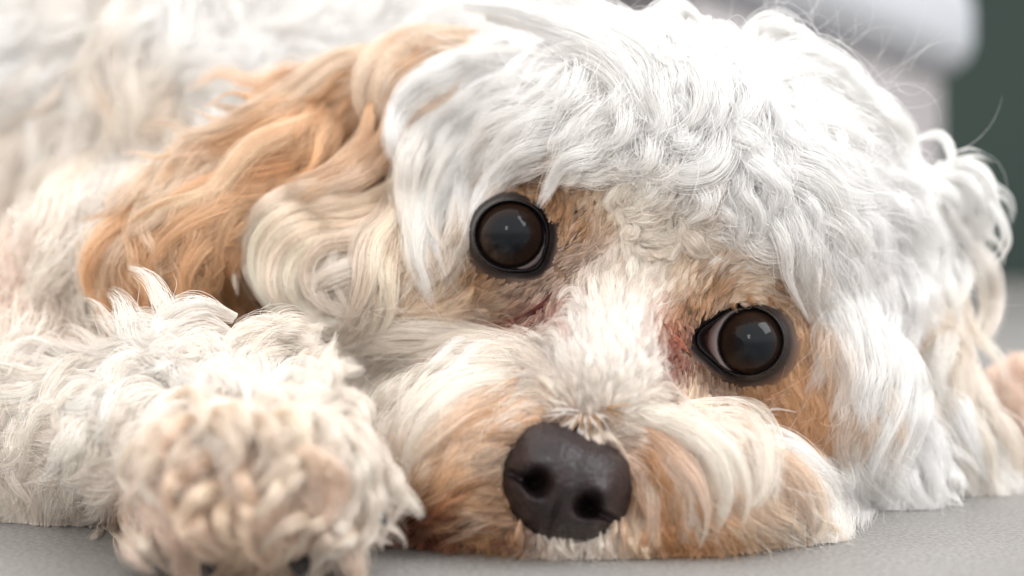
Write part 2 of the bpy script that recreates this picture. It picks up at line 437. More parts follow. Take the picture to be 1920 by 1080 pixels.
def strands_from_centres(fur, cx, cy, cd, wid, thick, colr, n, r, N=12, fray=1.0, rad=0.43, tipw=.40, rootw=.45):
    """cx, cy, cd: (L, K) centre lines in picture + depth; wid (L,), colr (L, K, 3)"""
    L, K = cx.shape
    C = U(cx, cy, cd)                                    # L,K,3
    T = np.gradient(C, axis=1)
    T /= np.linalg.norm(T, axis=-1, keepdims=True) + 1e-9
    view = C - np.array([0, -DU, HU]); view /= np.linalg.norm(view, axis=-1, keepdims=True)
    side = np.cross(T, view); side /= np.linalg.norm(side, axis=-1, keepdims=True) + 1e-6
    nor = np.cross(side, T)
    t = np.linspace(0, 1, N)
    lf = r.uniform(.72, 1.0, (L, n, 1))
    u = np.clip(t[None, None] * lf * (K - 1), 0, K - 1.001)   # L,n,N
    i0 = u.astype(int); f = (u - i0)[..., None]
    li = np.arange(L)[:, None, None]
    g = lambda A: A[li, i0] * (1 - f) + A[li, i0 + 1] * f
    Cc, Ss, Nn, Co = g(C), g(side), g(nor), g(colr)
    tt = t[None, None]
    prof = rootw + (1 - rootw) * np.minimum(1, tt * 2.6)
    prof = prof * (1 - (1 - tipw) * np.clip((tt - .4) / .6, 0, 1) ** 1.5)
    W = wid[:, None, None]
    ns = int(np.clip(n / 12, 1, 9))                        # tufts inside the lock
    sid = r.integers(0, ns, (L, n))
    def per(lo, hi):
        v = r.uniform(lo, hi, (L, ns))
        return v[np.arange(L)[:, None], sid][..., None]
    sa = per(0, 6.283); sr = np.sqrt(per(0, 1)) * (0.0 if ns == 1 else .85)
    sph = per(0, 6.283); sfq = per(.5, 1.4); sdv = per(.5, 1.7)
    a = r.uniform(0, 2 * math.pi, (L, n, 1)); rr = np.sqrt(r.uniform(0, 1, (L, n, 1)))
    loc = (1.0 if ns == 1 else .78) * (1 - .45 * np.clip((tt - .3) / .7, 0, 1))
    fr = 1 + (r.exponential(.30, (L, n, 1)) ** 1.5) * fray * tt * 2.4
    tw = r.uniform(-.9, .9, (L, 1, 1)) * tt * 2.0
    spread_ = 1 + (sdv - 1) * tt * .9
    oa = (sr * np.cos(sa + tw) * spread_ + loc * rr * np.cos(a) * fr) * prof * W
    ob = (sr * np.sin(sa + tw) * spread_ + loc * rr * np.sin(a) * fr) * prof * W * thick
    ph = r.uniform(0, 6.28, (L, n, 1)); fq = r.uniform(.6, 1.6, (L, n, 1))
    wob = np.sin(tt * 6.28 * fq + ph) * W * .09 * fray + np.sin(tt * 6.28 * sfq + sph) * W * .20 * np.minimum(1, tt * 2) * (ns > 1)
    pos = Cc + Ss * (oa + wob)[..., None] + Nn * ob[..., None]
    rv = r.uniform(.75, 1.25, (L, n, 1)) * rad
    rd = rv * (1 - .75 * tt ** 2.5) + 0 * tt
    dark = 1 - Co.mean(-1, keepdims=True).mean(2, keepdims=True)
    cv = (1 + r.normal(0, 1, (L, n, 1, 1)) * (.05 + .30 * dark) + r.normal(0, 1, (L, 1, 1, 1)) * (.03 + .22 * dark))
    colv = np.clip(Co * cv, 0.01, .975)
    fur.add(pos.reshape(-1, N, 3), rd.reshape(-1, N), colv.reshape(-1, N, 3))

def grow(fur, dm, field, roots, n, r, K=14, wscale=1., lscale=1., liftscale=1., curlscale=1., jitter=14., guard=True, thick=.6, base=0., N=12, fray=1., rad=.43, lamscale=1.):
    """styled locks over the surface of one volume"""
    x = roots[:, 0].copy(); y = roots[:, 1].copy()
    F0 = field(x, y)
    L = len(x)
    ln = F0[:, 2] * lscale * r.uniform(.7, 1.2, L)
    wid = F0[:, 3] * wscale * r.uniform(.7, 1.3, L)
    curl = np.minimum(F0[:, 4] * curlscale, 1.35); lift = F0[:, 5] * liftscale * r.uniform(.55, 1.35, L)
    root_col = field(x + r.normal(0, 1, L) * np.minimum(38, F0[:, 2] * .42), y + r.normal(0, 1, L) * np.minimum(38, F0[:, 2] * .42))[:, 6:9]
    if guard:                                   # dark pigment fringe round the lids and the nose leather
        e0 = eye_f(x, y); n0 = nose_f(x, y)
        lw = lower_lid(x, y)
        pg = (np.clip((1.28 + .26 * lw - e0 + r.normal(0, .05, L)) / (.22 + .2 * lw), 0, 1))[:, None]
        root_col = root_col * (1 - pg) + np.array([.15, .095, .068]) * pg
        pn = (np.clip((1.16 - n0) / .16, 0, 1) * .8)[:, None]
        root_col = root_col * (1 - pn) + np.array([.20, .13, .10]) * pn
        ln = ln * (1 - .45 * pg[:, 0])
    ja = np.radians(jitter * (r.normal(0, 1, L) * .6 + 1.6 * vnoise(x, y, 90, 11)) * (0.6 + .6 * curl))
    lam = r.uniform(.8, 1.5, L) * (95 + 50 * np.clip(1.6 - curl, 0, 1.2)) * np.clip(F0[:, 2] / 110, .45, 1) * lamscale
    ph = 2.2 * math.pi * vnoise(x, y, 70, 23) + r.normal(0, .7, L)
    cx = np.empty((L, K)); cy = np.empty((L, K)); colr = np.empty((L, K, 3))
    s = 0.
    for k in range(K):
        cx[:, k] = x; cy[:, k] = y
        F = field(x, y)
        c = .3 * F[:, 6:9] + .7 * root_col
        colr[:, k] = c
        th = np.arctan2(F[:, 1] * .7 + .3 * F0[:, 1], F[:, 0] * .7 + .3 * F0[:, 0]) + ja
        th = th + curl * .85 * np.sin(2 * math.pi * s / lam + ph) * np.minimum(1, .35 + s / (ln + 1))
        st = ln / (K - 1)
        x = x + np.cos(th) * st; y = y + np.sin(th) * st
        s = s + st
    t = np.linspace(0, 1, K)[None]
    h = lift[:, None] * np.clip(np.sin(np.minimum(t * 1.5, 1) * math.pi / 2), 0, 1) * (1 - .45 * np.clip((t - .55) / .45, 0, 1))
    amp = (curl * wid * .6)[:, None]
    h = h + amp * np.sin(2 * math.pi * t * ln[:, None] / lam[:, None] + ph[:, None] + 1.5) * np.minimum(1, t * 2)
    cd = dm(cx, cy) - base - h
    if guard:
        ef = eye_f(cx, cy)
        cd = cd - 20 * np.clip((1.5 - ef) / .35, 0, 1); nf = nose_f(cx, cy)
        bad = (ef < 1.10) | (nf < .97)
        first = np.where(bad.any(1), bad.argmax(1), K)
        keep = first > 4
        # shorten the ones that would cross an eye or the nose
        sel = np.where(keep)[0]
        frac = np.clip((first[sel] - 1) / (K - 1), 0, 1)
        u = np.linspace(0, 1, K)[None] * frac[:, None] * (K - 1)
        i0 = np.minimum(u.astype(int), K - 2); f = u - i0
        ii = sel[:, None]
        def rs(A):
            ff = f if A.ndim == 2 else f[..., None]
            return A[ii, i0] * (1 - ff) + A[ii, i0 + 1] * ff
        cx, cy, cd, colr, wid = rs(cx), rs(cy), rs(cd), rs(colr), wid[sel] * (.35 + .65 * frac)
    if len(cx):
        strands_from_centres(fur, cx, cy, cd, wid, thick, colr, n, r, N=N, fray=fray, rad=rad)

def scatter(dm, step, r, box=(-200, -200, 2100, 1180), keep=None):
    gx, gy = np.meshgrid(np.arange(box[0], box[2], step), np.arange(box[1], box[3], step))
    x = gx.ravel() + r.uniform(-.55, .55, gx.size) * step
    y = gy.ravel() + r.uniform(-.55, .55, gx.size) * step
    m = dm.inside(x, y)
    if keep is not None:
        m &= keep(x, y)
    return np.stack([x[m], y[m]], -1)

def bez(pts, K):
    """Catmull-Rom through the points, K samples"""
    p = np.array(pts, float)
    p = np.vstack([2 * p[0] - p[1], p, 2 * p[-1] - p[-2]])
    n = len(p) - 3
    u = np.linspace(0, n - 1e-6, K); i = u.astype(int); f = (u - i)[:, None]
    p0, p1, p2, p3 = p[i], p[i + 1], p[i + 2], p[i + 3]
    return .5 * (2 * p1 + (p2 - p0) * f + (2 * p0 - 5 * p1 + 4 * p2 - p3) * f ** 2 + (3 * p1 - p0 - 3 * p2 + p3) * f ** 3)

def lock(fur, dm, pts, wid, lift, c0, c1, n, r, copies=1, spread=0, thick=.6, fray=1., rad=.43, tipw=.22, loft=.55, N=18):
    """hand styled lock through picture points lying over the volume"""
    K = 24
    base = bez([p[:2] for p in pts], K)
    for q in range(copies):
        off = r.normal(0, 1, 2) * spread
        sc_ = 1 + r.normal(0, .05)
        b = (base - base[0]) * sc_ + base[0] + off
        b[:, 0] += np.linspace(0, 1, K) * r.normal(0, spread * .5) ; b[:, 1] += np.linspace(0, 1, K) * r.normal(0, spread * .5)
        t = np.linspace(0, 1, K)
        h = lift * r.uniform(.8, 1.25) * (np.sin(np.minimum(t * 1.9, 1) * math.pi / 2) ** 1.4 * 1.12 - .12) * (1 - (1 - loft) * np.clip((t - .5) / .5, 0, 1))
        cd = dm(b[:, 0], b[:, 1]) - h
        cc = np.array(c0)[None] * (1 - t[:, None]) + np.array(c1)[None] * t[:, None]
        strands_from_centres(fur, b[None, :, 0], b[None, :, 1], cd[None], np.array([wid * r.uniform(.85, 1.15)]), thick, cc[None], n, r, N=N, fray=fray, rad=rad, tipw=tipw, rootw=.22)

# ------------------------------------------------------------------ setting: floor
fl = NT('stone_floor')
tcn = fl.n('ShaderNodeTexCoord')
n1 = fl.n('ShaderNodeTexNoise', i_Scale=9.0, i_Detail=6.0, i_Roughness=.6)
n2 = fl.n('ShaderNodeTexNoise', i_Scale=900.0, i_Detail=3.0)
n3 = fl.n('ShaderNodeTexVoronoi', i_Scale=260.0)
for q in (n1, n2, n3):
    fl.l(tcn.outputs['Object'], q.inputs['Vector'])
c1 = fl.ramp(n1.outputs['Fac'], [(.3, (.27, .26, .248)), (.7, (.365, .355, .342))])
c2 = fl.ramp(n2.outputs['Fac'], [(.35, (.58, .58, .58)), (.65, (1, 1, 1))])
mxx = fl.n('ShaderNodeMix', data_type='RGBA', blend_type='MULTIPLY')
mxx.inputs[0].default_value = .8
fl.l(c1, mxx.inputs[6]); fl.l(c2, mxx.inputs[7])
c3 = fl.ramp(n3.outputs['Distance'], [(.08, (.62, .60, .58)), (.16, (1, 1, 1))])
mx2 = fl.n('ShaderNodeMix', data_type='RGBA', blend_type='MULTIPLY')
mx2.inputs[0].default_value = .35
fl.l(mxx.outputs[2], mx2.inputs[6]); fl.l(c3, mx2.inputs[7])
fl.l(mx2.outputs[2], fl.b.inputs['Base Color'])
bp = fl.n('ShaderNodeBump', i_Strength=.35, i_Distance=.0005)
fl.l(n2.outputs['Fac'], bp.inputs['Height']); fl.l(bp.outputs[0], fl.b.inputs['Normal'])
fl.b.inputs['Roughness'].default_value = .55
fo = link('floor', mesh('floor', [(-4, -2, 0), (4, -2, 0), (4, 6, 0), (-4, 6, 0)], [(0, 1, 2, 3)]), [fl.m], smooth=False)
fo['kind'] = 'structure'

# dark green wall far behind
gw = NT('dark_green_paint')
gn = gw.n('ShaderNodeTexNoise', i_Scale=3.0, i_Detail=3.0)
gw.l(gw.ramp(gn.outputs['Fac'], [(.3, (.013, .027, .024)), (.7, (.024, .046, .039))]), gw.b.inputs['Base Color'])
gw.b.inputs['Roughness'].default_value = .7
bm = bmesh.new()
bmesh.ops.create_cube(bm, size=1)
me = bpy.data.meshes.new('wall'); bm.to_mesh(me); bm.free()
wo = link('wall', me, [gw.m], smooth=False)
wy = 6.6 * DU * S
wo.scale = (3.6, .1, 2.4); wo.location = (.6, wy, 1.2)
wo['label'] = 'plain dark green wall far behind the dog at the right edge'
wo['category'] = 'wall'

# white low bench behind on the right
def rounded_box(name, L, Wd, Hh, bev, mat, parent, loc):
    bm = bmesh.new()
    bmesh.ops.create_cube(bm, size=1)
    for v in bm.verts:
        v.co = (v.co.x * L, v.co.y * Wd, v.co.z * Hh)
    bmesh.ops.bevel(bm, geom=bm.edges[:], offset=bev, segments=8, profile=.5, affect='EDGES')
    me = bpy.data.meshes.new(name); bm.to_mesh(me); bm.free()
    o = link(name, me, [mat], parent)
    o.location = loc
    return o
wp = NT('white_cushion'); wp.b.inputs['Base Color'].default_value = (.60, .63, .68, 1); wp.b.inputs['Roughness'].default_value = .6
wz = wp.n('ShaderNodeTexNoise', i_Scale=60.0, i_Detail=4.0)
wb = wp.n('ShaderNodeBump', i_Strength=.2, i_Distance=.002); wp.l(wz.outputs['Fac'], wb.inputs['Height']); wp.l(wb.outputs[0], wp.b.inputs['Normal'])
pp = NT('pale_panel')
pz = pp.n('ShaderNodeTexNoise', i_Scale=12.0, i_Detail=4.0)
pp.l(pp.ramp(pz.outputs['Fac'], [(.3, (.44, .42, .43)), (.7, (.50, .48, .49))]), pp.b.inputs['Base Color'])
pp.b.inputs['Roughness'].default_value = .6
ben = bpy.data.objects.new('bench', None); col.objects.link(ben)
ben['label'] = 'white low bench with a rounded thick seat, out of focus behind the dog'
ben['category'] = 'bench'
# near front corner A, far front corner B of the seat's lower edge
kA, kB = 3.0, 4.35
Ax, Ay = (1480 - 960) * kA * S, (kA - 1) * DU * S
Bx, By = (1838 - 960) * kB * S, (kB - 1) * DU * S
zb = 1916 * S
ang = math.atan2(By - Ay, Bx - Ax)
Ls = math.hypot(Bx - Ax, By - Ay) + .18
ben.location = (Bx, By, 0); ben.rotation_euler = (0, 0, ang)
rounded_box('seat', Ls, .42, .085, .03, wp.m, ben, (-Ls / 2, .21, zb + .0425))
rounded_box('base', Ls - .12, .36, zb - .004, .006, pp.m, ben, (-Ls / 2 + .045, .21, zb / 2))

# ------------------------------------------------------------------ dog
dog = bpy.data.objects.new('dog', None); col.objects.link(dog)
dog['label'] = 'curly white and apricot dog lying with its chin on the grey floor'
dog['category'] = 'dog'

def body_mesh():
    bm = bmesh.new()
    for (px, py, d, r, ang_) in SKULL + MUZZLE + BODY + LEG + EARL + EARR + FARLEG:
        c = U(px, py, d); a = math.radians(ang_)
        M = (Matrix.Translation(Vector(c * S)) @ Matrix.Rotation(a, 4, 'Y')
             @ Matrix.Diagonal((r[0] * S * .965, r[1] * S * .965, r[2] * S * .965, 1)))
        bmesh.ops.create_icosphere(bm, subdivisions=4, radius=1, matrix=M)
    me = bpy.data.meshes.new('body_src'); bm.to_mesh(me); bm.free()
    o = bpy.data.objects.new('body_src', me); col.objects.link(o)
    m = o.modifiers.new('r', 'REMESH'); m.mode = 'VOXEL'; m.voxel_size = 16 * S
    m = o.modifiers.new('s', 'SMOOTH'); m.factor = .6; m.iterations = 6
    dg = bpy.context.evaluated_depsgraph_get()
    res = bpy.data.meshes.new_from_object(o.evaluated_get(dg))
    bpy.data.objects.remove(o)
    n = len(res.vertices)
    v = np.empty(n * 3, np.float32); res.vertices.foreach_get('co', v); v = v.reshape(-1, 3)
    v[:, 2] = np.maximum(v[:, 2], .0002)
    res.vertices.foreach_set('co', v.ravel())
    u = v / S
    k = (u[:, 1] + DU) / DU
    px = u[:, 0] / k + 960; py = PY0 - (u[:, 2] - HU) / k
    ef_ = eye_f(px, py); nf_ = nose_f(px, py)
    fr_ = u[:, 1] < HEADM(px, py) + 120
    push = np.maximum(75 * np.clip((1.62 - ef_) / .3, 0, 1), 240 * np.clip((.95 - nf_) / .25, 0, 1)) * fr_   # eye sockets, nasal hollow
    v[:, 1] += push * S
    res.vertices.foreach_set('co', v.ravel())
    u = v / S
    k = (u[:, 1] + DU) / DU
    px = u[:, 0] / k + 960; py = PY0 - (u[:, 2] - HU) / k
    flds = [(Field(HEAD_C), SKULL + MUZZLE), (Field(BODY_C), BODY), (Field(LEG_C), LEG), (Field(EARL_C), EARL), (Field(EARR_C), EARR), (Field(FAR_C), FARLEG)]
    ds = np.stack([sdf(u, e) for _, e in flds], 0)
    w = ds.argmin(0)
    cc = np.ones((n, 4), np.float32)
    for i, (f, e) in enumerate(flds):
        m_ = w == i
        if m_.any():
            cc[m_, :3] = f(px[m_], py[m_])[:, 6:9] * .92
    at = res.attributes.new('fur_color', 'FLOAT_COLOR', 'POINT')
    at.data.foreach_set('color', cc.ravel())
    res.name = 'body'
    return res
body = link('body', body_mesh(), [SKIN], dog)

# ---- eyes
def eye_material():
    t = NT('eyeball')
    tc_ = t.n('ShaderNodeTexCoord')
    sp = t.n('ShaderNodeSeparateXYZ'); t.l(tc_.outputs['Object'], sp.inputs[0])
    cb = t.n('ShaderNodeCombineXYZ'); t.l(sp.outputs[0], cb.inputs[0]); t.l(sp.outputs[2], cb.inputs[2])
    ln = t.n('ShaderNodeVectorMath', operation='LENGTH'); t.l(cb.outputs[0], ln.inputs[0])
    dv = t.n('ShaderNodeMath', operation='DIVIDE'); t.l(ln.outputs['Value'], dv.inputs[0]); dv.inputs[1].default_value = 92 * S
    nz = t.n('ShaderNodeTexNoise', i_Scale=1400.0, i_Detail=3.0); t.l(tc_.outputs['Object'], nz.inputs['Vector'])
    ad = t.n('ShaderNodeMath', operation='MULTIPLY_ADD'); t.l(nz.outputs['Fac'], ad.inputs[0]); ad.inputs[1].default_value = .03; t.l(dv.outputs[0], ad.inputs[2])
    rp = t.ramp(ad.outputs[0], [(0, (.006, .008, .011)), (.36, (.007, .009, .012)), (.46, (.013, .009, .008)), (.65, (.026, .014, .009)), (.70, (.010, .006, .005)),
                                (.735, (.004, .003, .004)), (.765, (.05, .035, .04)), (.79, (.50, .46, .47)), (.93, (.58, .34, .33))])
    t.l(rp, t.b.inputs['Base Color'])
    t.b.inputs['Roughness'].default_value = .5
    t.b.inputs['Specular IOR Level'].default_value = .0
    t.b.inputs['Coat Weight'].default_value = 1.0
    t.b.inputs['Coat Roughness'].default_value = .03
    t.b.inputs['Coat IOR'].default_value = 1.27
    return t.m
EYEM = eye_material()
lidm = NT('eyelid_skin')
la = lidm.n('ShaderNodeAttribute', attribute_name='ring')
lidm.l(lidm.ramp(la.outputs['Fac'], [(0, (.006, .005, .006)), (.15, (.008, .006, .007)), (.24, (.014, .010, .010)), (.42, (.022, .015, .014)), (.75, (.16, .10, .07)), (1, (.34, .22, .15))]), lidm.b.inputs['Base Color'])
lr = lidm.n('ShaderNodeMapRange'); lidm.l(la.outputs['Fac'], lr.inputs[0])
lr.inputs[1].default_value = .22; lr.inputs[2].default_value = .34; lr.inputs[3].default_value = .2; lr.inputs[4].default_value = .7
lidm.b.inputs['Specular IOR Level'].default_value = .3
lidm.l(lr.outputs[0], lidm.b.inputs['Roughness'])
lz = lidm.n('ShaderNodeTexNoise', i_Scale=1500.0, i_Detail=4.0)
lb = lidm.n('ShaderNodeBump', i_Strength=.35, i_Distance=.0003)
lidm.l(lz.outputs['Fac'], lb.inputs['Height']); lidm.l(lb.outputs[0], lidm.b.inputs['Normal'])

RB = 84.0
for e in EYES:
    dc = float(HEADM(np.array(e[0]), np.array(e[1])))
    front = dc - 34
    bm = bmesh.new()
    bmesh.ops.create_uvsphere(bm, u_segments=96, v_segments=64, radius=RB * S, matrix=Matrix.Rotation(math.pi / 2, 4, 'X'))
    for v in bm.verts:                              # slight corneal bulge towards the front
        rr = math.hypot(v.co.x, v.co.z) / (RB * S)
        if v.co.y < 0:
            v.co.y -= 9 * S * max(0, 1 - (rr / .68) ** 2)
    me = bpy.data.meshes.new('eye'); bm.to_mesh(me); bm.free()
    eo = link('eye', me, [EYEM], dog)
    eo.location = P(e[7], e[8], front + RB)
    e3 = U(e[7], e[8], front + RB)
    # lids
    na = 120
    fs = [.90, .97, 1.0, 1.035, 1.075, 1.10, 1.13, 1.18, 1.25, 1.33, 1.42, 1.52, 1.68, 1.85]
    verts = []; ringv = []
    for j, f in enumerate(fs):
        for i in range(na):
            a = 2 * math.pi * i / na
            rr = eye_r(e, np.array(a))
            # corner stretch fades outwards
            base_r = 1.0 / math.sqrt((math.cos(a) / e[2]) ** 2 + (math.sin(a) / e[3]) ** 2)
            rr = float(rr) * f if f < 1.2 else float(rr) * f * (1 - .25 * min(1, (f - 1.2) / .6)) + base_r * f * .25 * min(1, (f - 1.2) / .6)
            px, py = e[0] + rr * math.cos(a), e[1] + rr * math.sin(a)
            r0 = min(float(eye_r(e, np.array(a))), 88)
            q0 = U(e[0] + r0 * math.cos(a), e[1] + r0 * math.sin(a), front)
            rho = min(math.hypot(q0[0] - e3[0], q0[2] - e3[2]), RB * .93)
            ball = front + RB - math.sqrt(RB * RB - rho * rho)
            surf = float(HEADM(np.array(px), np.array(py)))
            upper = max(0.0, -math.sin(a))
            rim = ball - 7 - 5 * upper
            if f < 1:
                d = ball + (12 if f < .95 else -1)
            elif f < 1.08:
                d = rim - 5 * math.sin((f - 1) / .08 * math.pi)
            else:
                t_ = min(1, (f - 1.075) / .30); t_ = t_ * t_ * (3 - 2 * t_)
                crease = 7 * math.exp(-((f - 1.16) / .05) ** 2)
                d = (rim + 2) * (1 - t_) + (surf + 3 + 22 * max(0, f - 1.4)) * t_ + crease
            qq = U(px, py, front)
            rh = math.hypot(qq[0] - e3[0], qq[2] - e3[2])
            if f >= 1 and rh < RB:
                d = min(d, front + RB - math.sqrt(RB * RB - rh * rh) - 5)
            verts.append(P(px, py, d)); ringv.append(min(1, max(0, (f - .97) / .6)) * (1.0 + .0 * a) if f > .97 else 0)
    faces = []
    for j in range(len(fs) - 1):
        for i in range(na):
            i2 = (i + 1) % na
            faces.append((j * na + i, j * na + i2, (j + 1) * na + i2, (j + 1) * na + i))
    me = mesh('eyelid', verts, faces)
    at = me.attributes.new('ring', 'FLOAT', 'POINT'); at.data.foreach_set('value', ringv)
    lo = link('eyelid', me, [lidm.m], dog)
    sm = lo.modifiers.new('s', 'SUBSURF'); sm.levels = sm.render_levels = 1

# ---- nose
nm = NT('nose_leather')
nv = nm.n('ShaderNodeTexVoronoi', i_Scale=1150.0); nn = nm.n('ShaderNodeTexNoise', i_Scale=300.0, i_Detail=5.0)
ntc = nm.n('ShaderNodeTexCoord')
nm.l(ntc.outputs['Object'], nv.inputs['Vector']); nm.l(ntc.outputs['Object'], nn.inputs['Vector'])
nm.l(nm.ramp(nn.outputs['Fac'], [(.3, (.013, .008, .009)), (.7, (.030, .019, .020))]), nm.b.inputs['Base Color'])
b1 = nm.n('ShaderNodeBump', i_Strength=.7, i_Distance=.0003); nm.l(nv.outputs['Distance'], b1.inputs['Height'])
b2 = nm.n('ShaderNodeBump', i_Strength=.3, i_Distance=.0006); nm.l(nn.outputs['Fac'], b2.inputs['Height'])
nm.l(b1.outputs[0], b2.inputs['Normal']); nm.l(b2.outputs[0], nm.b.inputs['Normal'])
nm.b.inputs['Roughness'].default_value = .40
nm.b.inputs['Specular IOR Level'].default_value = .4
def nose_mesh():
    NA, NR = 160, 70
    verts = []
    for j in range(NR + 1):
        q = j / NR
        rr = math.sin(min(q, 1.0) * math.pi / 2 * 1.0)
        for i in range(NA):
            a = 2 * math.pi * i / NA
            c, s_ = math.cos(a), math.sin(a)
            # outline: wide top, narrower bottom, a superellipse
            n = 2.9 if s_ < 0 else 2.3
            rad = (abs(c) ** n + abs(s_) ** n) ** (-1 / n)
            A, B = 127 * rad * c, 112 * rad * s_
            if s_ > 0:
                A *= 1 - .17 * s_
            x = A * rr; y = B * rr
            dome = math.sqrt(max(0, 1 - min(1, rr) ** 2.4))
            z = -150 * dome ** 1.0
            # bottom recedes
            z += .28 * max(0, y)
            # nostrils (mirrored), with the slit running out sideways
            X = abs(x)
            g = math.exp(-(((X - 51 + .25 * (y - 14)) / 22) ** 2 + ((y - 14 - .15 * (X - 51)) / 22) ** 2) ** 1.5)
            z += 95 * g
            sl = math.exp(-((y - 22 + .10 * (X - 70)) / 9.5) ** 2) * (1 / (1 + math.exp(-(X - 60) / 6))) * (1 / (1 + math.exp((X - 106) / 6)))
            z += 48 * sl
            z -= 20 * math.exp(-(((X - 74) / 22) ** 2 + ((y + 14) / 26) ** 2))        # wing of the nostril
            z -= 8 * math.exp(-(((X - 50) / 26) ** 2 + ((y - 52) / 12) ** 2))
            z += 13 * math.exp(-(x / 5.5) ** 2) * (1 / (1 + math.exp(-(y - 30) / 9)))  # philtrum
            z += 5 * math.exp(-(x / 16) ** 2) * (1 / (1 + math.exp((y + 10) / 20)))
            ca, sa = math.cos(NOSE_A), math.sin(NOSE_A)
            px = NOSE_C[0] + x * ca - y * sa; py = NOSE_C[1] + x * sa + y * ca
            verts.append(P(px, py, -110 + z))
    faces = []
    for j in range(NR):
        for i in range(NA):
            i2 = (i + 1) % NA
            faces.append((j * NA + i, j * NA + i2, (j + 1) * NA + i2, (j + 1) * NA + i))
    me = mesh('nose', verts, faces)
    bm = bmesh.new(); bm.from_mesh(me)
    bmesh.ops.remove_doubles(bm, verts=bm.verts[:], dist=1e-6)
    bmesh.ops.recalc_face_normals(bm, faces=bm.faces[:])
    bm.to_mesh(me); bm.free()
    return me
nose = link('nose', nose_mesh(), [nm.m], dog)
no_tip = -260

# ---- claws
cm = NT('claw_horn'); cm.b.inputs['Base Color'].default_value = (.015, .013, .014, 1); cm.b.inputs['Roughness'].default_value = .3
for (x0, y0, d0, x1, y1, d1, w) in [(400, 1050, -365, 382, 1090, -405, 16), (560, 1052, -365, 568, 1092, -405, 16), (285, 965, -285, 262, 1000, -320, 13), (700, 950, -280, 724, 985, -320, 12)]:
    vs = []; fs_ = []
    for j in range(9):
        t = j / 8
        c = U(x0 + (x1 - x0) * t, y0 + (y1 - y0) * t ** 1.5, d0 + (d1 - d0) * math.sin(t * 1.5))
        r_ = w * (1 - t ** 2.2) + 2
        for i in range(14):
            a = 2 * math.pi * i / 14
            vs.append((c + np.array([math.cos(a) * r_, math.sin(a) * r_ * .8, math.sin(a) * r_ * .5])) * S)
    for j in range(8):
        for i in range(14):
            fs_.append((j * 14 + i, j * 14 + (i + 1) % 14, (j + 1) * 14 + (i + 1) % 14, (j + 1) * 14 + i))
    fs_.append(tuple(range(14))[::-1]); fs_.append(tuple(8 * 14 + i for i in range(14)))
    link('claw', mesh('claw', vs, fs_), [cm.m], dog)

# ------------------------------------------------------------------ fur
HF, BF, LF, ELF, ERF, FF = Field(HEAD_C), Field(BODY_C), Field(LEG_C), Field(EARL_C), Field(EARR_C), Field(FAR_C)

def size_mask(field, r, lo):
    """random thinning so that areas of small locks get more of them"""
    def k(x, y):
        w = field(x, y)[:, 3]
        return r.uniform(0, 1, len(x)) < np.clip((lo / w) ** 2, 0, 1)
    return k
def lower_lid(x, y):
    return np.where(((x < 1180) & (y > 441 + .25 * (958 - x))) | ((x >= 1180) & (y > 650)), 1.0, 0.0)
def okroot(x, y):
    return (eye_f(x, y) > 1.13 + .20 * lower_lid(x, y)) & (nose_f(x, y) > 1.0)

r = np.random.default_rng(21)
crown = Fur(); muzz = Fur()
def is_muzzle(x, y):
    return (y > 600 + .0 * x) & (x > 620) & (x < 1560) & (((x < 1250) & (y > 610)) | (y > 790 + (x - 1250) * .1))
# dense undercoat
rt = scatter(HEADM, 9, r, keep=lambda x, y: okroot(x, y))
m = is_muzzle(rt[:, 0], rt[:, 1])
for fr_, mm in ((crown, ~m), (muzz, m)):
    grow(fr_, HEADM, HF, rt[mm], 7, r, K=8, wscale=.55, lscale=.45, liftscale=.35, curlscale=.4, jitter=12, N=7, base=-4)
# locks, more of them where they are small
for step, lo, n, ls, lf_, ws in ((7, 5, 12, .9, .8, .9), (14, 9, 46, 1.0, .7, .9), (26, 20, 140, 1.15, 1.1, 1.2)):
    rt = scatter(HEADM, step, r, keep=lambda x, y: okroot(x, y) & size_mask(HF, r, lo)(x, y))
    big = HF(rt[:, 0], rt[:, 1])[:, 3]
    if step == 24:
        rt = rt[big > 10]
    m = is_muzzle(rt[:, 0], rt[:, 1])
    for fr_, mm in ((crown, ~m), (muzz, m)):
        grow(fr_, HEADM, HF, rt[mm], n, r, lamscale=1.3, curlscale=.85, wscale=ws, lscale=ls, liftscale=lf_)

# loose fluff between the locks
rt = scatter(HEADM, 15, r, keep=lambda x, y: okroot(x, y) & (HF(x, y)[:, 2] > 90))
m = is_muzzle(rt[:, 0], rt[:, 1])
for fr_, mm in ((crown, ~m), (muzz, m)):
    grow(fr_, HEADM, HF, rt[mm], 6, r, wscale=1.7, lscale=1.0, liftscale=.9, curlscale=.8, lamscale=1.2, jitter=22, fray=1.8, rad=.38)

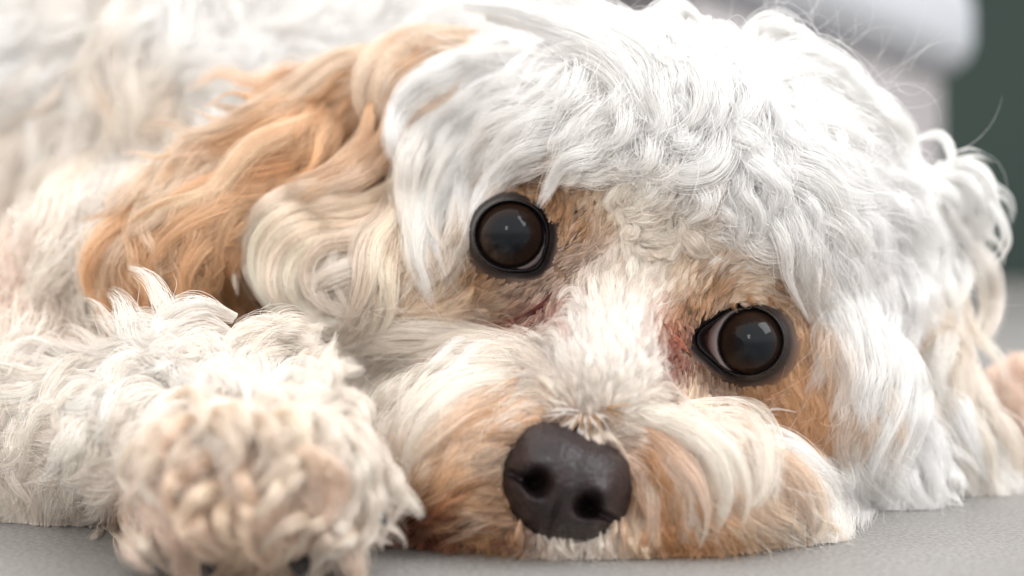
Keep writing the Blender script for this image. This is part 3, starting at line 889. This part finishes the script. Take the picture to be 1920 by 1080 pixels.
# hand styled locks
HL = [  # points, width, lift, colour root, colour tip, strands, copies, spread
 # fringe falling over the eye
 ([(1185, 292), (1110, 300), (1055, 322), (1018, 388)], 20, 62, W_, W_, 160, 2, 4),
 ([(1120, 270), (1000, 285), (930, 325), (885, 400)], 22, 60, W_, W_, 160, 3, 8),
 ([(1060, 300), (960, 312), (905, 355), (878, 420)], 16, 50, W_, W_, 120, 2, 6),
 ([(1010, 240), (900, 270), (840, 340), (800, 430), (830, 535)], 20, 60, W_, W_, 150, 3, 10),
 ([(960, 230), (860, 290), (800, 380), (790, 470), (815, 530)], 18, 62, W_, C_, 150, 3, 10),
 ([(900, 190), (800, 240), (760, 320), (765, 410), (800, 500)], 18, 64, W_, C_, 150, 3, 10),
 ([(960, 90), (850, 130), (760, 190), (732, 260), (745, 310)], 22, 70, W_, W_, 170, 3, 10),
 ([(1060, 150), (960, 165), (880, 210), (820, 250), (770, 330)], 22, 70, W_, W_, 170, 3, 12),
 ([(1130, 200), (1020, 215), (930, 240), (870, 300), (850, 390)], 20, 66, W_, W_, 160, 3, 12),
 # top sweeps
 ([(890, 10), (1000, 30), (1120, 80), (1170, 150), (1180, 235)], 22, 80, W_, W_, 170, 4, 14),
 ([(960, 0), (1080, 20), (1190, 70), (1215, 140), (1195, 200)], 22, 84, W_, W_, 170, 3, 14),
 ([(1000, 120), (1090, 100), (1160, 140), (1210, 210), (1260, 270)], 20, 74, W_, W_, 160, 3, 14),
 # curls on the crown
 ([(1330, 60), (1270, 10), (1220, 40), (1235, 90), (1290, 100), (1330, 70)], 20, 86, W_, W_, 150, 2, 8),
 ([(1240, 130), (1290, 125), (1320, 170), (1300, 230), (1250, 240)], 22, 80, W_, W_, 160, 2, 8),
 ([(1310, 200), (1350, 250), (1330, 320), (1260, 340), (1230, 300)], 24, 76, W_, W_, 170, 2, 8),
 ([(1400, 120), (1430, 60), (1490, 60), (1520, 120), (1490, 180)], 22, 84, W_, W_, 160, 2, 10),
 ([(1420, 200), (1480, 130), (1560, 130), (1640, 200), (1680, 300)], 24, 80, W_, W_, 180, 4, 14),
 ([(1500, 220), (1600, 210), (1680, 270), (1700, 370)], 24, 76, W_, W_, 180, 3, 14),
 ([(1440, 290), (1520, 330), (1600, 368), (1680, 365), (1730, 350)], 16, 76, W_, W_, 140, 2, 4),
 ([(1380, 330), (1480, 320), (1560, 360), (1590, 440), (1570, 500)], 24, 70, W_, W_, 180, 4, 14),
 ([(1460, 400), (1560, 410), (1620, 470), (1640, 560)], 24, 66, W_, W_, 180, 4, 14),
 ([(1400, 380), (1460, 400), (1490, 460), (1500, 520), (1540, 600)], 18, 56, W_, W_, 150, 3, 12),
 ([(1510, 490), (1580, 560), (1612, 650), (1625, 760)], 18, 50, W_, W_, 160, 4, 10),
 ([(1560, 540), (1630, 620), (1650, 720), (1630, 820)], 22, 60, W_, W_, 180, 4, 14),
 ([(1640, 600), (1700, 680), (1700, 780), (1650, 900), (1620, 1000)], 22, 60, W_, W_, 180, 3, 14),
 ([(1600, 800), (1640, 880), (1700, 940), (1745, 975)], 20, 46, W_, W_, 170, 4, 12),
 ([(1580, 840), (1600, 920), (1610, 1000)], 20, 40, W_, W_, 160, 4, 12),
 # forehead swirl
 ([(1180, 410), (1150, 380), (1170, 350), (1210, 360)], 11, 26, C_, C_, 90, 2, 8),
 ([(1300, 340), (1340, 350), (1350, 400), (1320, 420)], 14, 36, C_, C_, 100, 3, 10),
 ([(1340, 390), (1400, 390), (1440, 430), (1445, 480)], 14, 36, W_, C_, 110, 3, 10),
 # hair between ear and cheek
 ([(750, 220), (690, 300), (600, 350), (520, 395), (480, 450)], 16, 34, A_, B_, 120, 5, 16),
 ([(745, 250), (690, 330), (600, 370), (540, 410)], 16, 34, A_, C_, 120, 4, 16),
 ([(720, 190), (705, 270), (640, 330), (560, 365), (500, 420)], 15, 30, A_, B_, 110, 4, 16),
 # cheek wave
 ([(760, 300), (650, 345), (540, 365), (480, 410), (460, 480), (470, 540)], 12, 50, B_, C_, 120, 2, 6),
 ([(770, 330), (680, 380), (560, 395), (500, 440), (490, 510), (530, 580), (600, 620)], 18, 60, B_, C_, 150, 4, 8),
 ([(760, 370), (670, 420), (580, 430), (530, 470), (520, 530), (560, 585), (640, 630)], 18, 72, B_, C_, 150, 4, 8),
 ([(750, 410), (680, 450), (600, 465), (560, 500), (560, 550), (610, 590), (680, 600)], 18, 68, B_, C_, 150, 4, 8),
 ([(740, 440), (700, 490), (640, 510), (600, 530), (610, 565), (660, 580)], 16, 62, C_, C_, 140, 3, 8),
 ([(755, 300), (740, 400), (700, 460), (690, 540), (660, 600), (600, 625)], 16, 60, B_, C_, 140, 4, 10),
 ([(745, 420), (720, 500), (720, 570), (690, 630)], 14, 44, B_, C_, 120, 3, 10),
]
ML = [
 ([(1010, 650), (900, 642), (790, 632), (690, 650), (610, 705)], 18, 34, C_, C_, 160, 4, 10),
 ([(1000, 660), (880, 660), (780, 680), (700, 720), (670, 790)], 20, 50, C_, C_, 160, 4, 12),
 ([(960, 650), (870, 670), (820, 710), (760, 750), (700, 790)], 18, 50, W_, C_, 150, 3, 12),
 ([(980, 700), (880, 720), (800, 770), (745, 840), (735, 910)], 18, 46, C_, C_, 150, 4, 10),
 ([(1000, 730), (900, 750), (820, 800), (760, 860), (730, 930)], 14, 40, A_, C_, 120, 4, 10),
 ([(960, 770), (880, 790), (820, 830), (780, 900)], 11, 26, O_, B_, 90, 4, 10),
 ([(930, 850), (860, 860), (800, 900), (770, 960)], 9, 20, B_, O_, 80, 4, 10),
 ([(930, 910), (870, 925), (820, 960), (790, 1010)], 9, 18, O_, R_, 80, 4, 8),
 ([(940, 960), (880, 985), (830, 1010), (800, 1035)], 8, 14, B_, R_, 70, 3, 8),
 ([(1180, 780), (1260, 790), (1340, 840), (1370, 920), (1350, 1000)], 18, 44, C_, C_, 160, 4, 12),
 ([(1180, 800), (1240, 830), (1300, 890), (1320, 960), (1300, 1030)], 13, 32, O_, C_, 120, 4, 10),
 ([(1190, 840), (1230, 880), (1260, 950), (1250, 1030)], 9, 22, O_, O_, 90, 4, 8),
 ([(1200, 870), (1220, 930), (1215, 1000), (1190, 1045)], 8, 16, C_, O_, 80, 3, 8),
 ([(1280, 780), (1380, 790), (1430, 850), (1430, 930), (1400, 970)], 18, 46, C_, C_, 160, 4, 12),
 ([(1340, 810), (1450, 820), (1530, 870), (1575, 940), (1570, 1000)], 14, 44, W_, W_, 130, 3, 8),
 ([(1330, 860), (1430, 870), (1500, 920), (1520, 990), (1490, 1030)], 16, 36, A_, C_, 140, 4, 10),
 ([(1330, 930), (1400, 950), (1460, 990), (1500, 1035)], 14, 28, A_, C_, 130, 4, 10),
 ([(1350, 805), (1410, 785), (1450, 770), (1492, 776)], 5, 30, C_, W_, 36, 2, 5),
 ([(1370, 830), (1440, 812), (1490, 828), (1545, 870)], 6, 36, C_, W_, 44, 2, 5),
 ([(1400, 850), (1470, 840), (1530, 880), (1580, 960)], 6, 44, W_, W_, 40, 3, 6),
 ([(1045, 545), (1020, 575), (985, 598), (935, 612)], 5, 13, (.22, .04, .035), (.34, .11, .09), 50, 3, 4),
 ([(1268, 625), (1262, 660), (1272, 700)], 5, 12, (.20, .055, .042), (.34, .14, .10), 50, 3, 4),
 ([(1255, 630), (1275, 650), (1290, 662)], 4, 10, (.45, .16, .08), (.40, .15, .10), 40, 2, 4),
 # the little white tuft and dark wisps on top of the nose
 ([(1100, 770), (1090, 812), (1060, 834)], 5, 16, C_, V_, 30, 1, 0),
 ([(1105, 800), (1125, 825), (1140, 865)], 4, 16, C_, B_, 26, 2, 4),
 ([(1098, 800), (1110, 830), (1118, 855)], 4, 16, C_, B_, 26, 2, 4),
 ([(1115, 795), (1150, 820), (1180, 870)], 5, 16, C_, B_, 30, 2, 4),
]
for (pts, w, lf, c0, c1_, n, cp, spd) in HL:
    lock(crown, HEADM, pts, w, lf, c0, c1_, int(n * 1.3), r, cp, spd)
for (pts, w, lf, c0, c1_, n, cp, spd) in ML:
    lock(muzz, HEADM, pts, w, lf, c0, c1_, n, r, cp, spd, fray=.8)

r2 = np.random.default_rng(5)
for q in range(34):                                   # short hairs fanning out over the top edge of the nose
    a = math.radians(-10 + 205 * q / 33 + r2.normal(0, 4)); L_ = r2.uniform(48, 86)
    x0, y0 = 1100 + r2.normal(0, 6) + 14 * math.cos(a), 768 + r2.normal(0, 6) + 8 * math.sin(a)
    if 55 < math.degrees(a) < 125:
        L_ *= .75
    c = [G_, C_, V_, B_, G_, T_][r2.integers(0, 6)]
    lock(muzz, HEADM, [(x0, y0), (x0 + L_ * .5 * math.cos(a), y0 + L_ * .45 * math.sin(a)), (x0 + L_ * math.cos(a), y0 + L_ * math.sin(a) + 6)], 2.6, 17, c, c, 14, r, 1, 2, rad=.36, tipw=.1, fray=1.5)
for q in range(120):                                  # beard tips splayed on the floor
    x = r2.uniform(765, 1585); y = r2.uniform(960, 1015) - (25 if x > 1450 else 0)
    if x < 940 and r2.random() < .75:
        continue
    y = y + 42 * math.exp(-((x - 1070) / 85) ** 4)
    dx = (x - 1100) * .06 + r2.normal(0, 24); dy = r2.uniform(45, 85)
    c = tuple(HF(np.array([x]), np.array([y - 20]))[0, 6:9])
    lock(muzz, HEADM, [(x, y), (x + dx * .3, y + dy * .5), (x + dx, y + dy)], r2.uniform(3, 6.5), r2.uniform(8, 26), c, c, 22, r, 1, 2, fray=2.2, rad=.4, tipw=.12)
for q in range(70):                                   # the same along the bottom of the crown hair on the right
    x = r2.uniform(1600, 1790); y = 985 - (x - 1600) * .22 + r2.uniform(-50, 0)
    lock(crown, HEADM, [(x, y - 30), (x + r2.normal(6, 8), y), (x + r2.normal(18, 14), y + 30)], r2.uniform(5, 9), r2.uniform(14, 40), W_, W_, 34, r, 1, 2, fray=2., tipw=.12)
for (x0, y0, x1, y1, x2, y2) in [(905, 352, 893, 372, 890, 392), (925, 345, 918, 366, 922, 384), (950, 342, 948, 360, 955, 379), (978, 344, 983, 362, 992, 380), (1000, 352, 1010, 372, 1017, 392),
        (1370, 560, 1372, 573, 1380, 586), (1400, 553, 1408, 566, 1420, 580), (1432, 560, 1444, 574, 1452, 590), (1460, 578, 1470, 596, 1474, 612)]:
    lock(crown, HEADM, [(x0, y0), (x1, y1), (x2, y2)], 5, 26, T_, D_, 22, r, 2, 4, fray=1.4, rad=.4)

def floor_hairs(fur, x0, x1, ypx, count, rr, spread=60):
    """loose hair ends lying on the floor in front of the coat"""
    for q in range(count):
        x = rr.uniform(x0, x1)
        d0 = float(HEADM(np.array(x), np.array(ypx))) + 10
        k = (DU + d0) / DU
        p = np.array([(x - 960) * k, d0, rr.uniform(8, 42)])
        a = math.radians(-90 + rr.normal(0, 38) + (x - (x0 + x1) / 2) / (x1 - x0) * 50)
        L_ = (.3 + rr.exponential(.35)) * spread
        c = HF(np.array([x + rr.normal(0, 20)]), np.array([ypx - rr.uniform(0, 60)]))[0, 6:9] * rr.uniform(.8, 1.03)
        t = np.linspace(0, 1, 8)[:, None]
        g0 = p + np.hstack([math.cos(a) * L_ * t, math.sin(a) * L_ * t, (3.5 - p[2]) * np.sqrt(t)])
        nn = rr.integers(1, 6)
        off = rr.normal(0, 1, (nn, 1, 3)) * np.array([3.2, 3.2, 1.2]) * (1 + t[None] * 1.2)
        fur.add(g0[None] + off, np.tile(.42 * (1 - .7 * t[:, 0]), (nn, 1)), np.tile(c, (nn, 8, 1)))
floor_hairs(muzz, 940, 1590, 1000, 260, r2, 40)
floor_hairs(muzz, 770, 960, 1000, 70, r2, 45)
floor_hairs(crown, 1590, 1770, 975, 130, r2, 90)

# fine stray hairs
def strays(fur, dm, field, count, r, box, lift, ln, keep=None, rad=.4):
    x = r.uniform(box[0], box[2], count); y = r.uniform(box[1], box[3], count)
    m = dm.inside(x, y)
    if keep is not None:
        m &= keep(x, y)
    pts = np.stack([x[m], y[m]], -1)
    grow(fur, dm, field, pts, 1, r, K=12, wscale=.1, lscale=ln, liftscale=lift, curlscale=1.3, jitter=34, N=12, rad=rad)
strays(crown, HEADM, HF, 2600, r, (700, -40, 1760, 1000), 1.5, 1.1, keep=okroot)
strays(muzz, HEADM, HF, 900, r, (650, 600, 1600, 1050), 1.5, 1.0, keep=okroot)
def wisps(fur, dm, pts, count, r, c=W_):
    """long fine single hairs that stand off the outline"""
    for (x, y, a, l) in pts:
        for q in range(count):
            aa = math.radians(a + r.normal(0, 26)); L_ = l * r.uniform(.5, 1.3); bend = r.normal(0, 1.0)
            xs = [x + r.normal(0, 48)]; ys = [y + r.normal(0, 34)]
            for k in range(8):
                xs.append(xs[-1] + math.cos(aa) * L_ / 8); ys.append(ys[-1] + math.sin(aa) * L_ / 8); aa += bend / 6
            xs = np.array(xs); ys = np.array(ys); t = np.linspace(0, 1, 9)
            d = dm(xs[:1], ys[:1])[0] - 30 - (40 + 40 * r.random()) * t
            if eye_f(xs, ys).min() < 1.7 or nose_f(xs, ys).min() < 1.05:
                continue
            pos = U(xs, ys, d)[None]
            fur.add(pos, (.36 * (1 - .7 * t))[None], np.tile(np.array(c), (1, 9, 1)))
wisps(crown, HEADM, [(1380, 10, -90, 90), (1250, 0, -90, 90), (1100, 20, -60, 120), (1700, 330, -30, 90), (1740, 430, -10, 80), (1600, 140, -60, 90), (1440, 40, -80, 110), (1500, 60, -60, 110), (1560, 90, -50, 120), (1620, 130, -40, 130), (1660, 190, -20, 140), (1700, 260, 0, 130),
    (1740, 340, 10, 120), (930, 60, 200, 140), (850, 110, 190, 130), (1000, 160, -160, 100), (1150, 240, 20, 120), (1300, 300, 30, 120),
    (1450, 230, 60, 140), (1550, 260, 50, 140), (1650, 420, 60, 140), (1720, 500, 50, 120), (880, 420, 100, 70), (830, 500, 110, 70), (1540, 640, 100, 70),
    ], 7, r)
wisps(muzz, HEADM, [(1450, 800, -40, 90), (1520, 860, 0, 90), (1570, 950, 60, 80), (700, 720, 150, 90), (1400, 790, -60, 70), 
    (820, 620, 200, 80), (700, 640, 200, 90), (1000, 640, 210, 60)], 14, r, C_)
crown.build('head_fur', dog)
muzz.build('muzzle_fur', dog)

# left ear
ef = Fur()
rt = scatter(EARLM, 12, r); grow(ef, EARLM, ELF, rt, 8, r, K=8, wscale=.7, lscale=.45, liftscale=.4, N=7, base=-4, guard=False)
rt = scatter(EARLM, 16, r); grow(ef, EARLM, ELF, rt, 30, r, wscale=.7, lscale=.9, liftscale=.8, guard=False)
rt = scatter(EARLM, 30, r); grow(ef, EARLM, ELF, rt, 90, r, wscale=1.05, lscale=1.1, liftscale=1.2, guard=False)
EL = [
 ([(880, 60), (780, 70), (710, 120), (685, 180), (700, 240), (740, 280)], 20, 80, B_, B_, 170, 3, 7),
 ([(850, 60), (740, 90), (690, 150), (680, 210)], 16, 70, A_, B_, 150, 3, 7),
 ([(760, 90), (640, 110), (540, 180), (440, 230), (350, 250)], 18, 50, B_, B_, 150, 4, 12),
 ([(680, 150), (560, 200), (450, 260), (360, 300), (290, 370)], 20, 54, A_, A_, 160, 4, 14),
 ([(640, 200), (540, 250), (450, 290), (370, 380), (250, 420), (200, 500)], 20, 56, A_, B_, 160, 4, 14),
 ([(620, 260), (540, 310), (430, 340), (330, 380), (240, 440), (190, 540)], 20, 54, O_, A_, 160, 4, 14),
 ([(600, 310), (520, 370), (420, 390), (330, 440), (280, 520), (290, 590)], 18, 54, A_, A_, 150, 4, 12),
 ([(560, 350), (470, 420), (400, 430), (350, 490), (350, 560), (380, 600)], 18, 54, A_, A_, 150, 4, 12),
 ([(560, 400), (480, 440), (440, 500), (440, 560), (480, 600)], 14, 54, O_, A_, 130, 4, 10),
 ([(640, 310), (560, 360), (460, 380), (420, 440), (420, 540), (450, 590)], 12, 62, A_, A_, 120, 3, 10),
 ([(300, 360), (230, 420), (170, 480), (160, 530), (190, 560)], 18, 46, A_, A_, 150, 3, 10),
 ([(290, 420), (240, 480), (220, 540), (250, 600)], 18, 50, B_, A_, 150, 3, 10),
]
for (pts, w, lf, c0, c1_, n, cp, spd) in EL:
    lock(ef, EARLM, pts, w, lf, c0, c1_, n, r, cp, spd)
strays(ef, EARLM, ELF, 500, r, (150, 30, 850, 600), 1.6, 1.0)
ef.build('ear_fur', dog)

# right ear
er = Fur()
rt = scatter(EARRM, 12, r); grow(er, EARRM, ERF, rt, 8, r, K=8, wscale=.7, lscale=.45, liftscale=.4, N=7, base=-4, guard=False)
rt = scatter(EARRM, 19, r); grow(er, EARRM, ERF, rt, 34, r, lamscale=1.5, wscale=.8, lscale=1.1, liftscale=.8, curlscale=.7, guard=False)
rt = scatter(EARRM, 32, r); grow(er, EARRM, ERF, rt, 110, r, lamscale=1.8, wscale=1.2, lscale=1.25, liftscale=1.2, curlscale=.7, guard=False)
RL = [
 ([(1720, 260), (1770, 250), (1790, 290), (1770, 320)], 9, 60, W_, W_, 60, 2, 6),
 ([(1740, 340), (1810, 330), (1850, 390), (1840, 470)], 18, 60, W_, W_, 140, 4, 10),
 ([(1800, 340), (1850, 370), (1880, 440), (1850, 490)], 6, 60, W_, W_, 40, 3, 5),
 ([(1800, 330), (1840, 330), (1862, 370)], 3, 60, W_, W_, 14, 3, 8),
 ([(1790, 300), (1830, 290), (1860, 302)], 3, 60, W_, W_, 14, 2, 8),
 ([(1760, 440), (1830, 480), (1860, 560), (1840, 640)], 18, 56, W_, C_, 140, 4, 12),
 ([(1740, 720), (1800, 780), (1830, 860), (1880, 935)], 18, 50, W_, W_, 140, 4, 12),
 ([(1720, 800), (1760, 860), (1820, 900)], 18, 50, W_, W_, 140, 3, 12),
 ([(1800, 560), (1770, 640), (1760, 720), (1790, 800)], 18, 50, C_, W_, 140, 3, 12),
]
for (pts, w, lf, c0, c1_, n, cp, spd) in RL:
    lock(er, EARRM, pts, w, lf, c0, c1_, n, r, cp, spd)
er.build('ear_fur', dog)

# legs and paw
lg = Fur()
rt = scatter(LEGM, 12, r); grow(lg, LEGM, LF, rt, 8, r, K=8, wscale=.8, lscale=.5, liftscale=.3, curlscale=.4, N=7, base=-4, guard=False)
rt = scatter(LEGM, 22, r); grow(lg, LEGM, LF, rt, 44, r, lamscale=1.5, K=18, wscale=.75, lscale=1.15, liftscale=.8, curlscale=.75, guard=False, N=14)
rt = scatter(LEGM, 34, r); grow(lg, LEGM, LF, rt, 130, r, lamscale=1.8, K=20, wscale=1.1, lscale=1.25, liftscale=.95, curlscale=.75, guard=False, N=16)
LL = [
 ([(440, 600), (380, 580), (320, 600), (280, 640), (215, 635)], 20, 60, V_, V_, 160, 3, 8),
 ([(300, 700), (250, 680), (220, 710), (240, 760)], 18, 50, V_, C_, 140, 3, 8),

 ([(330, 830), (285, 850), (265, 900), (300, 945)], 13, 86, B_, C_, 112, 5, 24), ([(350, 790), (400, 775), (425, 830), (390, 875)], 13, 86, B_, C_, 112, 5, 24),
 ([(300, 770), (250, 800), (225, 850), (240, 905)], 13, 82, C_, C_, 112, 5, 24), ([(420, 855), (360, 865), (330, 910), (350, 955)], 13, 86, B_, PK, 112, 5, 24),
 ([(450, 800), (505, 790), (525, 840), (490, 890)], 13, 86, B_, C_, 112, 5, 24), ([(560, 790), (545, 850), (510, 900), (465, 930)], 13, 86, B_, C_, 112, 5, 24),
 ([(560, 855), (600, 845), (640, 885), (650, 945)], 13, 86, B_, PK, 112, 5, 24), ([(630, 800), (670, 830), (690, 880), (675, 925)], 12, 82, C_, C_, 112, 5, 24),
 ([(665, 880), (700, 915), (705, 970), (675, 1010)], 12, 72, C_, C_, 105, 5, 24), ([(640, 990), (600, 995), (560, 1020), (545, 1055)], 11, 74, B_, C_, 105, 5, 24),
 ([(680, 980), (640, 1010), (620, 1055)], 11, 74, C_, C_, 105, 5, 24), ([(330, 950), (350, 1000), (385, 1035)], 11, 74, B_, PK, 105, 5, 24),
 ([(290, 920), (265, 960), (290, 1010), (325, 1050)], 12, 76, B_, C_, 105, 5, 24), ([(470, 920), (435, 960), (445, 1010), (490, 1040)], 11, 70, B_, PK, 105, 5, 24),
 ([(150, 850), (115, 900), (135, 950), (190, 960)], 12, 44, C_, C_, 105, 5, 24), ([(230, 950), (205, 1000), (170, 1035)], 11, 40, C_, C_, 97, 5, 24),
 ([(380, 745), (425, 700), (480, 710), (500, 750)], 17, 50, V_, V_, 140, 3, 12), ([(500, 725), (555, 700), (605, 720), (590, 765)], 17, 50, V_, V_, 140, 3, 12),
 ([(300, 740), (250, 745), (200, 785), (190, 830)], 17, 50, V_, C_, 140, 3, 12), ([(600, 760), (650, 750), (680, 790), (670, 830)], 16, 46, C_, C_, 140, 3, 12),
 ([(540, 640), (500, 605), (440, 615), (410, 655)], 17, 54, C_, C_, 140, 3, 12), ([(600, 690), (560, 650), (510, 650), (480, 690)], 15, 46, C_, C_, 130, 3, 12),
 ([(200, 690), (150, 700), (110, 750), (130, 790)], 18, 54, C_, C_, 140, 3, 14), ([(130, 780), (80, 800), (60, 850), (90, 890)], 17, 48, C_, C_, 140, 3, 14),
 ([(190, 990), (120, 1020), (70, 1010), (50, 960)], 13, 30, V_, V_, 110, 2, 4),
]
for (pts, w, lf, c0, c1_, n, cp, spd) in LL:
    lock(lg, LEGM, pts, w, lf, c0, c1_, n, r, cp, spd)
strays(lg, LEGM, LF, 700, r, (50, 560, 760, 1080), 1.6, 1.0)
lg.build('leg_fur', dog)

fg = Fur()
rt = scatter(FARM, 14, r); grow(fg, FARM, FF, rt, 12, r, K=10, wscale=.7, lscale=.6, liftscale=.5, N=8, guard=False)
rt = scatter(FARM, 24, r); grow(fg, FARM, FF, rt, 50, r, wscale=.9, lscale=1, liftscale=1, guard=False)
fg.build('leg_fur', dog)

bf = Fur()
rt = scatter(BODYM, 14, r); grow(bf, BODYM, BF, rt, 8, r, K=8, wscale=.9, lscale=.6, liftscale=.3, curlscale=.4, N=7, base=-4, guard=False, rad=1.1)
rt = scatter(BODYM, 30, r); grow(bf, BODYM, BF, rt, 50, r, lamscale=2., K=16, wscale=1.1, lscale=1.2, liftscale=.6, curlscale=.6, guard=False, rad=1.)
rt = scatter(BODYM, 60, r); grow(bf, BODYM, BF, rt, 130, r, lamscale=2.4, K=18, wscale=1.9, lscale=1.5, liftscale=.9, curlscale=.6, guard=False, rad=1.)
bf.build('body_fur', dog)
